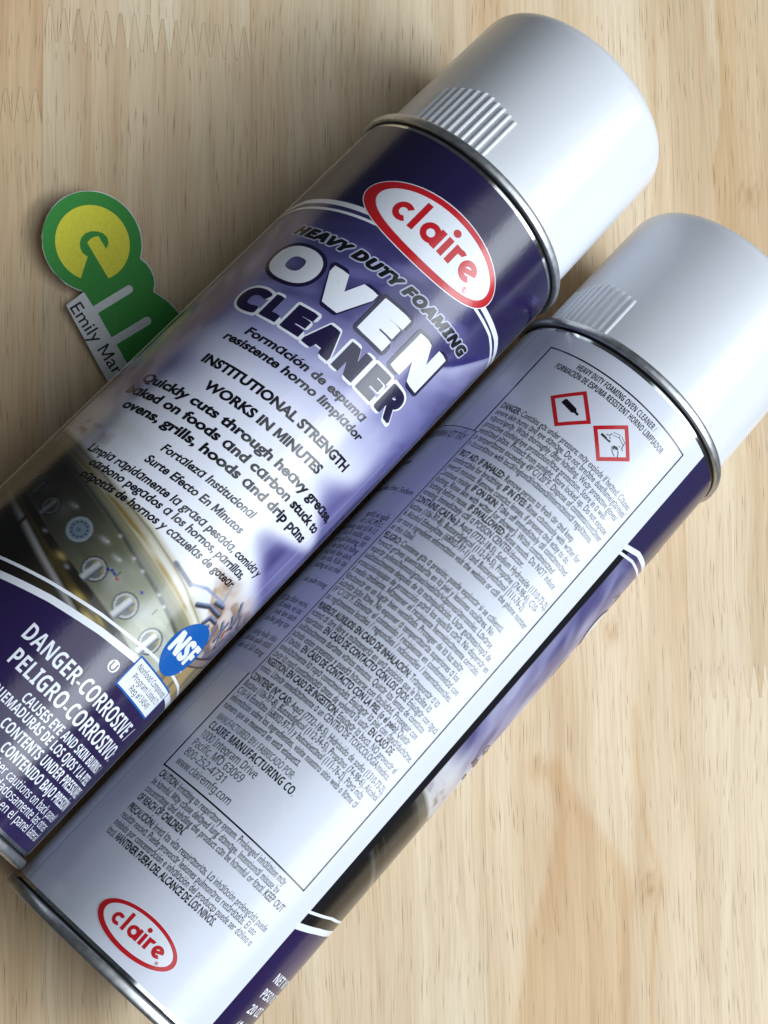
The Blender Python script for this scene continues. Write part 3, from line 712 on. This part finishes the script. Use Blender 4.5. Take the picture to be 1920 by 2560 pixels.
title([('C', -30.0, -22.6, 124.5, 125.2, 7.4, 7.6), ('L', -21.8, -17.0, 126.1, 126.6, 6.9, 7.1), ('E', -15.6, -10.2, 126.8, 127.4, 7.3, 7.5), ('A', -9.2, -1.3, 127.3, 128.0, 7.7, 7.9), ('N', -0.2, 6.4, 128.1, 128.8, 8.0, 8.2), ('E', 7.7, 13.4, 129.0, 129.6, 8.2, 8.3), ('R', 14.8, 22.2, 129.8, 130.5, 8.2, 8.3)], 0.55, 0.75, INK_NAVY, INK_WHITE, 0.06)
title([('O', -31.6, -17.8, 136.6, 137.4, 10.6, 10.9), ('V', -16.4, -3.5, 137.9, 138.7, 9.7, 10.3), ('E', -1.9, 6.5, 139.4, 140.0, 10.5, 10.9), ('N', 10.4, 21.6, 139.7, 141.2, 11.3, 11.8)], 0.85, 1.0, INK_WHITE, INK_NAVY, 0.10)

al = lambda s_: s_.replace('a', 'ɑ')
p = Print()
p.text(al('Formación de espuma'), (-20.6, 120.0), (15.6, 124.9), 2.3, 0.036, 0.14); p.text(al('resistente horno limpiador'), (-24.0, 116.0), (19.0, 121.4), 2.3, 0.036, 0.14)
p.build('spanish_lettering', INK_BLACK, front)
p = Print()
p.text('INSTITUTIONAL STRENGTH', (-23.7, 108.2), (22.5, 114.0), 2.45, 0.045, 0.03); p.text('WORKS IN MINUTES', (-18.0, 103.0), (16.9, 108.0), 2.45, 0.045, 0.03)
p.text(al('Quickly cuts through heavy grease,'), (-33.4, 96.2), (33.0, 104.2), 2.5, 0.04, 0.06); p.text(al('baked on foods and carbon stuck to'), (-34.6, 91.9), (31.8, 99.7), 2.5, 0.04, 0.06)
p.text(al('ovens, grills, hoods and drip pans'), (-31.4, 88.0), (30.0, 95.4), 2.5, 0.04, 0.06)
p.build('claim_lettering', INK_BLACK, front)
p = Print()
for t, a, b_ in (('Fortaleza Institucional', (-14.4, 84.9), (12.2, 88.5)), ('Surte Efecto En Minutos', (-15.4, 80.5), (12.8, 84.0)), ('Limpia rapidamente la grasa pesada, comida y', (-28.9, 74.6), (26.4, 81.2)),
                 ('carbono pegados a los hornos, parrillas,', (-25.4, 71.9), (22.6, 77.6)), ('capotas de hornos y cazuelas de gotear', (-24.8, 68.6), (22.0, 74.3))):
    p.text(al(t), a, b_, 2.15, 0.03, 0.14)
p.build('spanish_lettering', INK_BLACK, front)
p = Print()
for t, a, b_, cp, bo in (('DANGER-CORROSIVE /', (-6.8, 32.6), (34.9, 32.8), 4.1, 0.02), ('PELIGRO-CORROSIVO:', (-5.2, 26.6), (36.2, 27.0), 4.1, 0.02),
                         ('CAUSES EYE AND SKIN BURNS /', (3.0, 22.6), (36.6, 23.0), 2.5, 0.016), ('QUEMADURAS DE LOS OJOS Y LA PIEL', (-3.6, 19.6), (36.6, 19.4), 2.5, 0.016),
                         ('CONTENTS UNDER PRESSURE /', (3.5, 15.5), (38.8, 15.9), 2.7, 0.018), ('CONTENIDO BAJO PRESIÓN', (7.4, 11.8), (37.8, 12.0), 2.7, 0.018),
                         ('Read other cautions on back panel/', (1.0, 8.5), (37.6, 8.4), 2.3, 0.008), ('Lea cuidadosamente las otras', (4.4, 5.6), (37.3, 5.6), 2.3, 0.008), ('precauciones en el panel lateral', (1.0, 2.8), (37.6, 2.8), 2.3, 0.008)):
    p.line([(t, 'b' if bo > 0.01 else 's')], a, b_, cp)
for t, v in (('NET WT / PESO', 20.4), ('PESO NETO', 15.9), ('20 OZ', 11.3), ('(1.25 LBS) 567 g', 6.7)): p.line([(t, 'b')], (-40.2, v), (-40.2+len(t)*1.75, v+0.9), 2.6)
p.build('warning_lettering', INK_WHITE, front)
p = Print(); p.ring((13.3, 42.2), 1.75, 1.5, h=0.06, n=32); p.ring((13.3, 41.9), 0.95, 0.5, 180, 360, 0.075, 16); p.strip([(12.58, 41.8), (12.58, 43.2)], 0.42, 0.075); p.strip([(14.02, 41.8), (14.02, 43.2)], 0.42, 0.075)
p.build('circled_letter', INK_NAVY, front)
p = Print(); p.disc((13.3, 42.2), 1.75, h=0.055); p.build('circle_field', INK_WHITE, front)
p = Print(); p.poly([(16.7, 39.8), (34.9, 39.8), (34.9, 48.6), (16.7, 48.6)], 0.07); p.build('registration_edge', INK_BLUE, front)
p = Print(); p.poly([(17.2, 40.3), (34.4, 40.3), (34.4, 48.1), (17.2, 48.1)], 0.085); p.build('registration_field', INK_WHITE, front)
p = Print()
for t, a, b_ in (('Nonfood Compounds', (18.4, 45.7), (33.6, 45.9)), ('Program Listed C1', (19.2, 43.4), (33.2, 43.6)), ('Reg #134549', (21.0, 41.1), (31.2, 41.3))): p.line([(t, 's')], a, b_, 1.6, h=0.1)
p.build('registration_lettering', INK_BLACK, front)
p = Print(); p.disc((25.8, 57.0), (6.2, 7.7), h=0.075, rot=-0.2); p.build('certification_oval', INK_BLUE, front)
p = Print(); p.halo([('NSF', 'b')], (20.9, 54.3), (30.8, 54.9), 5.3, 0.28, 0.1, 10); p.disc((31.0, 53.3), 0.25, 0.1, 10); p.build('certification_lettering', INK_WHITE, front, big=False)

# ---- back panel
BK0, BK1 = UF1+DELTA-CIRC+0.05, UF0+DELTA-0.05
p = Print(); us = np.linspace(BK0, BK1, 150)
p.add([(u, 0) for u in us]+[(u, LAB) for u in us], [(i, i+1, 150+i+1, 150+i) for i in range(149)], 0.03)
back = p.build('back_panel', WHITE_LABEL, can)
back['label'] = 'white back panel crowded with fine black warnings'
p = Print(); us = np.linspace(-60, -44.9, 20); p.add([(u, 0) for u in us]+[(u, LAB) for u in us], [(i, i+1, 21+i, 20+i) for i in range(19)], 0.09)
p.build('label_overlap', WHITE_LABEL, back)
p = Print(); p.strip([(-44.85, 0.3), (-44.85, LAB-0.3)], 0.14, 0.05, 300); p.build('overlap_line', INK_GREY, back)
p = Print(); w = 0.42
p.strip([(-35.24, 185.4), (12.85, 185.4)], w); p.strip([(-35.24, 39.7), (12.85, 39.7)], w); p.strip([(-35.24, 39.5), (-35.24, 185.6)], w, 0.062, 200); p.strip([(12.85, 39.5), (12.85, 185.6)], w, 0.062, 200)
p.build('frame_line', INK_BLACK, back)
p = Print(); p.line([('HEAVY DUTY FOAMING OVEN CLEANER /', 'b')], (-24.2, 182.4), (2.0, 182.4), 1.8); p.line([('FORMACIÓN DE ESPUMA RESISTENT HORNO LIMPIADOR', 'b')], (-29.4, 179.9), (7.4, 179.9), 1.8)
p.build('heading_lettering', INK_BLACK, back)
for cu_, s_ in ((-17.85, 0), (-4.15, 1)):
    cv_, r_ = 172.15, 6.5; sq = lambda k: [(cu_+k, cv_), (cu_, cv_+k), (cu_-k, cv_), (cu_, cv_-k)]
    o_, i_ = sq(r_), sq(r_-1.45); p = Print()
    for k in range(4): p.poly([o_[k], o_[(k+1) % 4], i_[(k+1) % 4], i_[k]], 0.06)
    dm = p.build('hazard_diamond', INK_RED, back); p = Print()
    if s_ == 0:   # gas cylinder
        P0 = np.array((cu_-2.9, cv_+0.9)); ax = np.array((0.94, -0.2)); ax /= np.hypot(*ax); nn = np.array((-ax[1], ax[0]))
        q = lambda s1, t1: tuple(P0+ax*s1+nn*t1)
        p.poly([q(0, -.55), q(.15, -.8), q(.4, -.85), q(4.0, -.85), q(4.5, -.35), q(5.6, -.3), q(5.6, .3), q(4.5, .35), q(4.0, .85), q(.4, .85), q(.15, .8), q(0, .55)], 0.065)
        p.build('gas_cylinder_symbol', INK_BLACK, dm)
    else:         # corrosion: two pouring tubes, a bar and a hand
        p.poly([(cu_-3.6, cv_-0.5), (cu_-0.6, cv_-0.5), (cu_-0.6, cv_+0.15), (cu_-1.6, cv_-0.1), (cu_-2.2, cv_+0.15), (cu_-3.6, cv_+0.15)], 0.065)
        for a0, a1 in (((-1.4, 2.0), (0.3, 2.7)), ((0.6, 2.7), (2.4, 2.0))):
            a0, a1 = np.array(a0)+(cu_, cv_), np.array(a1)+(cu_, cv_); t_ = (a1-a0)/np.hypot(*(a1-a0)); n_ = np.array((-t_[1], t_[0]))*0.38
            p.strip([a0+n_, a1+n_, a1-n_, a0-n_], 0.14, 0.065, 0.3)
        for q in ([(-1.6, 1.9), (-1.9, .7)], [(-2.2, 1.0), (-2.5, .5)], [(-1.5, .8), (-1.1, .4)], [(2.5, 1.9), (2.7, .6)], [(2.1, .9), (1.9, .5)], [(2.9, .8), (3.3, .4)], [(.4, -.6), (1.4, -1.7), (2.6, -2.2)], [(2.3, -.3), (3.0, -1.1), (3.4, -1.9)]):
            p.strip([(cu_+a, cv_+b_) for a, b_ in q], 0.2, 0.066, 0.3)
        p.poly([(cu_+a, cv_+b_) for a, b_ in ((.6, -.2), (1.5, .2), (2.3, -.1), (1.9, -.6), (1.2, -.6), (1.6, -1.1), (.9, -.9))], 0.065)
        p.build('corrosion_symbol', INK_BLACK, dm)

PARAS = [
 [('**DANGER:** Contains gas under pressure; may explode if heated. Causes', 11.0), ('severe skin burns and eye damage. Do not breathe dust/fume/gas/mist/', 11.5), ('vapors/spray. Wash thoroughly after handling. Wear protective gloves/', 10.4),
  ('protective clothing/eye protection/face protection. Store in a well-', 7.8), ('ventilated place. Protect from sunlight. Store locked up. Do not expose', 10.6), ('to temperatures exceeding 49°C/120°F. Dispose of contents/container', 10.9), ('in accordance with local/regional/national/international regulations.', 9.0)],
 [('**FIRST AID: IF INHALED:** Remove person to fresh air and keep', 4.9), ('comfortable for breathing. **IF IN EYES:** Rinse cautiously with water for', 10.2), ('several minutes. Remove contact lenses, if present and easy to do.', 8.1), ('Continue rinsing. **IF ON SKIN:** Take off immediately all contaminated', 9.8),
  ('clothing. Rinse skin with water [or shower]. Wash contaminated', 6.6), ('clothing before reuse. **IF SWALLOWED:** Rinse mouth. Do NOT induce', 9.8), ('vomiting. Immediately call a POISON CENTER/doctor.', -0.4)],
 [('**CONTAINS (CAS No.):** Aqua (7732-18-5), Sodium Hydroxide (1310-73-2),', 12.1), ('Butane (106-97-8), Butoxydiglycol (112-34-5), Propane (74-98-6), C10-', 10.3), ('16 Alcohol Ethoxylate (68002-97-1) and Butoxyethanol (111-76-2).', 7.4), ('For more ingredient information visit the website or call the phone number', 11.2), ('on this label.', -25.5)],
 [('**PELIGRO:** Contiene gas a presión; puede explotar si se calienta.', 6.8), ('Provoca graves quemaduras en la piel y lesiones oculares. No', 5.4), ('respirar polvos/humos/gases/nieblas/vapores/aerosoles. Lavarse', 7.4), ('cuidadosamente después de la manipulación. Usar guantes/ropa de', 9.6), ('protección/equipo de protección para los ojos/la cara. No dispersar en', 11.2),
  ('el medio ambiente. Mantener el recipiente herméticamente cerrado.', 9.7), ('Almacenar en un lugar bien ventilado. Proteger de la luz solar.', 6.0), ('Guardar bajo llave. No exponer a temperaturas superiores a los', 6.6), ('49°C/120°F. Eliminar el contenido / recipiente en conformidad con', 9.0), ('los reglamentos locales / regionales / nacionales / internacionales.', 8.7)],
 [('**PRIMEROS AUXILIOS: EN CASO DE INHALACIÓN:** Transportar a la', 7.0), ('víctima al aire libre y mantenerla en una posición que le facilite la', 6.3), ('respiración. **EN CASO DE CONTACTO CON LOS OJOS:** Enjuagar con agua', 11.6), ('cuidadosamente durante varios minutos. Quitar las lentes de contacto', 8.7), ('cuando estén presentes y pueda hacerse con facilidad. Proseguir con', 8.4), ('el lavado. **EN CASO DE CONTACTO CON LA PIEL (o el pelo):** Quitar', 7.9),
  ('inmediatamente la ropa contaminada. Enjuagar la piel con agua/ducharse.', 11.6), ('Lavar la ropa contaminada antes de volverla a usar. **EN CASO DE**', 6.2), ('**INGESTIÓN: EN CASO DE INGESTIÓN:** Enjuagar la boca. NO provocar el', 10.3), ('vómito. Llamar inmediatamente a un CENTRO DE TOXICOLOGÍA/médico.', 10.1)],
 [('**CONTIENE (Nº CAS):** Aqua (7732-18-5), Hidróxido de sodio (1310-73-2),', 11.6), ('Butano (106-97-8), Butoxidiglicol (112-34-5), Propano (74-98-6), Alcohol', 11.4), ('C10-16 Etoxilato (68002-97-1) y butoxietanol (111-76-2). Para más', 8.0), ('información sobre los ingredientes, visite nuestro sitio web o llame al', 8.3), ('número que se muestra en esta etiqueta.', -8.7)],
]
VTOP = [(163.2, 149.5), (145.9, 131.8), (129.2, 119.4), (116.6, 95.3), (92.2, 71.4), (68.4, 59.0)]
for para, (va, vb) in zip(PARAS, VTOP):
    p = Print()
    for i, (t, ue) in enumerate(para):
        v = va+(vb-va)*i/(len(para)-1); p.rich(al(t), (-33.9, v-0.1), (ue, v-0.1), 1.9, 0.026, 0.005)
    p.build('paragraph_lettering', INK_BLACK, back)
p = Print(); p.line([('MANUFACTURED BY:/ FABRICADO POR:', 's')], (-32.9, 55.6), (-7.9, 55.8), 1.85); p.line([('CLAIRE MANUFACTURING CO.', 'b')], (-32.9, 52.8), (-5.1, 53.0), 2.15)
for t, ue, v in (('1000 Integram Drive', -14.3, 50.0), ('Pacific, MO 63069', -16.2, 47.2), ('800-252-4731', -19.4, 44.4), ('www.clairemfg.com', -14.8, 41.5)): p.line([(t, 's')], (-32.9, v), (ue, v+0.1), 2.15)
p.build('address_lettering', INK_BLACK, back)
p = Print()
for t, ue, v in (('**CAUTION:** Irritating to respiratory system. Prolonged inhalation may', 7.7, 36.9), ('be harmful. May cause delayed lung damage. Intentional misuse by', 7.8, 34.5), ('concentrating and inhaling the product can be harmful or fatal. **KEEP OUT**', 11.9, 32.2), ('**OF REACH OF CHILDREN.**', -18.1, 29.6),
                 ('**PRECAUCIÓN:** Irrita las vías respiratorias. La inhalación prolongada puede', 12.2, 26.5), ('resultar nociva. Puede provocar lesiones pulmonares retardadas. El uso', 10.4, 24.2), ('indebido por concentración e inhalación del producto puede ser dañino o', 11.5, 21.9), ('fatal. **MANTENER FUERA DEL ALCANCE DE LOS NIÑOS.**', 1.0, 19.4)):
    p.rich(al(t), (-34.2, v), (ue, v+0.2), 1.9, 0.026, 0.005)
p.build('paragraph_lettering', INK_BLACK, back)
emblem(back, (-10.35, 7.4), 0.53, (11.1, 5.0), (9.75, 4.05), (-10.2, 7.5))

# ---- translation sticker stuck over the left of the back panel
p = Print(); us = np.linspace(-82, -33.45, 70)
p.add([(u, 69.2) for u in us]+[(u, 154.0) for u in us], [(i, i+1, 71+i, 70+i) for i in range(69)], 0.13)
stick = p.build('translation_sticker', STICKER, can); stick['label'] = 'thin translation sticker over the edge of the white panel'
p = Print(); p.strip([(-82, 153.85), (-33.6, 153.85)], 0.25, 0.16); p.strip([(-34.15, 69.3), (-34.15, 153.9)], 0.3, 0.16, 200); p.build('frame_line', INK_STICK, stick)
p = Print()
for t, v, cp in (('DUNG DỊCH BÌNH XỊT TẨY', 149.8, 2.3), ('Propellant, Water, indicator', 139.6, 1.5), ('Diethylene Ether, Sodium', 129.8, 1.7), ('người và ngắt', 120.6, 1.7), ('kết. LẮC ĐỀU,', 118.2, 1.7), ('trong khoảng cách từ 8-12', 115.9, 1.7), ('của lò trước, sau', 113.6, 1.7), ('xịt và giữ khoảng 30', 111.3, 1.7), ('lau sạch lò bằng', 109.0, 1.7), ('chất khó làm sạch,', 106.7, 1.7), ('cần rửa. Rửa lại', 104.5, 1.7), ('thường và có thể', 102.1, 1.7), ('bảo quản trong', 97.2, 1.7), ('đồ đạc đánh vecni,', 90.4, 1.7), ('đồ nhôm, và các', 88.2, 1.7), ('hoặc làm sạch', 85.9, 1.7), ('cần đeo găng tay', 83.5, 1.7), ('chống hoặc tiêu', 78.9, 1.7), ('cần bảo quản dưới', 76.7, 1.7), ('bình xịt. Sử dụng', 74.2, 1.7)):
    wd = len(t)*0.80 if cp < 2 else len(t)*1.05
    e = -36.0 if 'indicator' not in t else -48.6
    p.text(t, (e-wd, v), (e, v), cp, 0.004, 0.08, 0.16, res=2)
p.build('sticker_lettering', INK_STICK, stick)

# ---- cap with grip ribs
cp_prof = [(31.15, LAB+0.9), (31.2, LAB+6), (30.95, LAB+30), (30.75, 239.6)]
for k in range(1, 9):
    a = math.pi/2*k/8; cp_prof.append((26.6+4.15*math.cos(a), 239.6+4.9*math.sin(a)))
cp_prof += [(20, 244.75), (14, 244.95), (7, 245.05), (0.3, 245.1)]
cap = lathe('cap', cp_prof, PLASTIC, can)
def rib_mesh(z1):
    """a rounded rib along the cap, ramped away at its lower end"""
    vs_, fs = [], []; n, secs = 6, [(194.2, 1.0), (z1-1.6, 1.0), (z1-0.5, 0.95), (z1, 0.05)]
    for z, k in secs:
        rc = 31.2-(z-197)*0.0075
        for i in range(n+1):
            t = -1+2*i/n; h = 0.62*k*(1-t*t)-0.08
            a = t*0.72/31.2; vs_.append(((rc+h)*math.cos(a)*MM, (rc+h)*math.sin(a)*MM, z*MM))
    for j in range(len(secs)-1):
        for i in range(n): q = j*(n+1)+i; fs.append((q, q+1, q+n+2, q+n+1))
    return mesh('grip_rib', vs_, fs, True)
RIB_TOPS = [209.4, 210.0, 210.6, 211.1, 211.6, 212.0, 211.8, 211.3, 210.8, 210.2, 209.6]
RIB_N = len(RIB_TOPS)
for i, z in enumerate(RIB_TOPS):
    o = link('grip_rib', rib_mesh(z), PLASTIC, cap); o.rotation_euler.z = (i-(RIB_N-1)/2)*2.42/R
CAP_A2 = (-26.3-2.42*(RIB_N-1)/2)/R; CAP_A1 = (-10.3-2.42*(RIB_N-1)/2)/R
cap.rotation_euler.z = CAP_A2

# ---- placement: axis along the table, u = 0 facing up
S2 = 1/math.sqrt(2)
def lay(root, x, y, d, roll):
    """x, y: foot of the label's lower edge on the axis (axis frame, mm); d: turn of the axis; roll about the axis"""
    ax = Vector((math.cos(d), math.sin(d), 0)); n = Vector((-math.sin(d), math.cos(d), 0)); z = Vector((0, 0, 1))
    M = Matrix(((S2, -S2, 0), (S2, S2, 0), (0, 0, 1)))
    X, Y, Z = M@z, M@(-n), M@ax
    rot = Matrix((X, Y, Z)).transposed()
    rot = rot@Matrix.Rotation(roll, 3, 'Z')
    loc = M@Vector((x, y, RS))*MM
    root.matrix_world = Matrix.Translation(loc)@rot.to_4x4()
def copy_tree(o, parent=None):
    c = o.copy(); COL.objects.link(c); c.parent = parent
    for ch in list(o.children): copy_tree(ch, c)
    return c
can1 = copy_tree(can)
can1['label'] = 'aerosol can with violet oven cleaner front and stove picture facing up'
lay(can, -4.03, -68.6, 0.0013, 0.0)
lay(can1, 0.0, 0.0, 0.0, -DELTA/R)
for ch in can1.children:
    if ch.name.startswith('cap'): ch.rotation_euler.z = CAP_A1+DELTA/R

# ------------------------------------------------------------------ paper cut-out tucked under the violet can
paper = bpy.data.objects.new('paper_cutout', None); COL.objects.link(paper)
paper['label'] = 'green and yellow printed paper cut-out tucked under the violet can'; paper['category'] = 'paper cutout'
PO = (44.5, 132.5)
paper.location = (PO[0]*MM, PO[1]*MM, 0)
def lift(x, y):
    s = (y-x)*S2                      # distance from the can's axis line
    return 0.35+0.05*max(0, s-14)+0.0011*max(0, s-30)**2
def sheet(name, outline, mat, h, parent=paper, thick=0.0, holes=None):
    bm = bmesh.new(); f = bm.faces.new([bm.verts.new((x, y, 0)) for x, y in outline]); f.normal_update()
    bmesh.ops.triangulate(bm, faces=[f])
    for k in range(-40, 200):
        s = k*2.0
        bmesh.ops.bisect_plane(bm, geom=bm.verts[:]+bm.edges[:]+bm.faces[:], plane_co=(0, s, 0), plane_no=(-S2, S2, 0)) if -20 < s < 140 else None
    bm.normal_update()
    fl = [q for q in bm.faces if q.normal.z < 0]
    if fl: bmesh.ops.reverse_faces(bm, faces=fl)
    if thick:
        r_ = bmesh.ops.extrude_face_region(bm, geom=bm.faces[:])
        for v in r_['geom']:
            if isinstance(v, bmesh.types.BMVert): v.co.z = thick
    for v in bm.verts: v.co = Vector(((v.co.x-PO[0]), (v.co.y-PO[1]), lift(v.co.x, v.co.y)+v.co.z+h))*MM
    if thick: bmesh.ops.recalc_face_normals(bm, faces=bm.faces[:])
    me = bpy.data.meshes.new(name); bm.to_mesh(me); bm.free(); return link(name, me, mat, parent)
def arcpts(c, r, a0, a1, n):
    return [(c[0]+r*math.cos(math.radians(a0+(a1-a0)*i/n)), c[1]+r*math.sin(math.radians(a0+(a1-a0)*i/n))) for i in range(n+1)]
rj = random.Random(3)
e1, e2 = (0.567, -0.824), (0.824, 0.567)
outl = [(q[0]+rj.uniform(-.08, .08), q[1]+rj.uniform(-.08, .08)) for q in arcpts((44.5, 132.3), 13.55, -13, 262, 46)]
outl += [(41.8, 118.6), (37.5, 115.1), (48.5, 95.7), (60.5, 78.4), (84, 97.5), (76, 106.5), (68.4, 114.8), (67.2, 116.2), (65.3, 117.9), (63.0, 119.4), (61.4, 120.3), (61.7, 122.2), (61.4, 124.2), (60.6, 126.2), (59.3, 127.9), (57.9, 128.9)]
base_sheet = sheet('sheet', outl, PAPER_WHITE, 0.0, thick=0.22)
green = arcpts((44.4, 132.3), 13.35, -14, 258, 46)
green += [(42.3, 118.75), (44.7, 115.3)]
def slot(a, b_, tip):
    m_ = ((a[0]+b_[0])/2, (a[1]+b_[1])/2); r_ = math.hypot(a[0]-b_[0], a[1]-b_[1])/2
    c_ = (tip[0]-e2[0]*r_, tip[1]-e2[1]*r_); ang = math.degrees(math.atan2(-e1[1], -e1[0]))
    return [a]+arcpts(c_, r_, ang, ang-180, 12)+[b_]
green += slot((44.75, 115.25), (46.0, 113.5), (55.3, 121.0)) + slot((49.7, 107.2), (51.05, 105.4), (60.3, 112.8))
green += [(53.7, 100.8), (63.5, 86.6), (83, 98.2), (75.8, 106.3), (68.2, 114.5), (66.9, 115.9), (65.1, 117.6), (62.9, 119.0), (61.0, 120.1), (61.35, 122.3), (61.1, 124.1), (60.3, 125.9), (59.1, 127.5), (57.7, 128.5)]
sheet('green_print', green, PAPER_GREEN, 0.26)
sheet('yellow_disc', arcpts((44.5, 132.0), 10.05, 0, 354, 59), PAPER_YELLOW, 0.30)
sheet('letter_shape', [(41.3, 122.25), (43.2, 128.3), (41.9, 129.1), (41.2, 130.3), (41.0, 131.7), (41.4, 133.1), (42.5, 134.4), (44.0, 135.1), (45.7, 135.2), (47.3, 134.8), (48.4, 133.8), (48.75, 132.4), (48.5, 131.4), (48.0, 130.9),
                       (46.05, 133.95), (44.9, 133.7), (43.9, 133.1), (43.0, 132.0), (48.85, 122.85), (46.5, 121.6), (43.5, 121.5)], PAPER_GREEN, 0.34)
co, fs = glyphs('Emily Mart', 0.004); ref = glyphs('Emily Mar', 0.0)[0]; k = 21.3/(ref[:, 0].max()-ref[:, 0].min()); ky = 3.5/cap_height()
bm = bmesh.new(); vb = []
for x, y in co:
    X = 38.2+e1[0]*x*k+e2[0]*(y*ky); Y = 114.7+e1[1]*x*k+e2[1]*(y*ky)
    vb.append(bm.verts.new(((X-PO[0])*MM, (Y-PO[1])*MM, (lift(X, Y)+0.27)*MM)))
for f in fs: bm.faces.new([vb[i] for i in f])
me = bpy.data.meshes.new('lettering'); bm.to_mesh(me); bm.free(); link('lettering', me, PAPER_BLACK, paper)
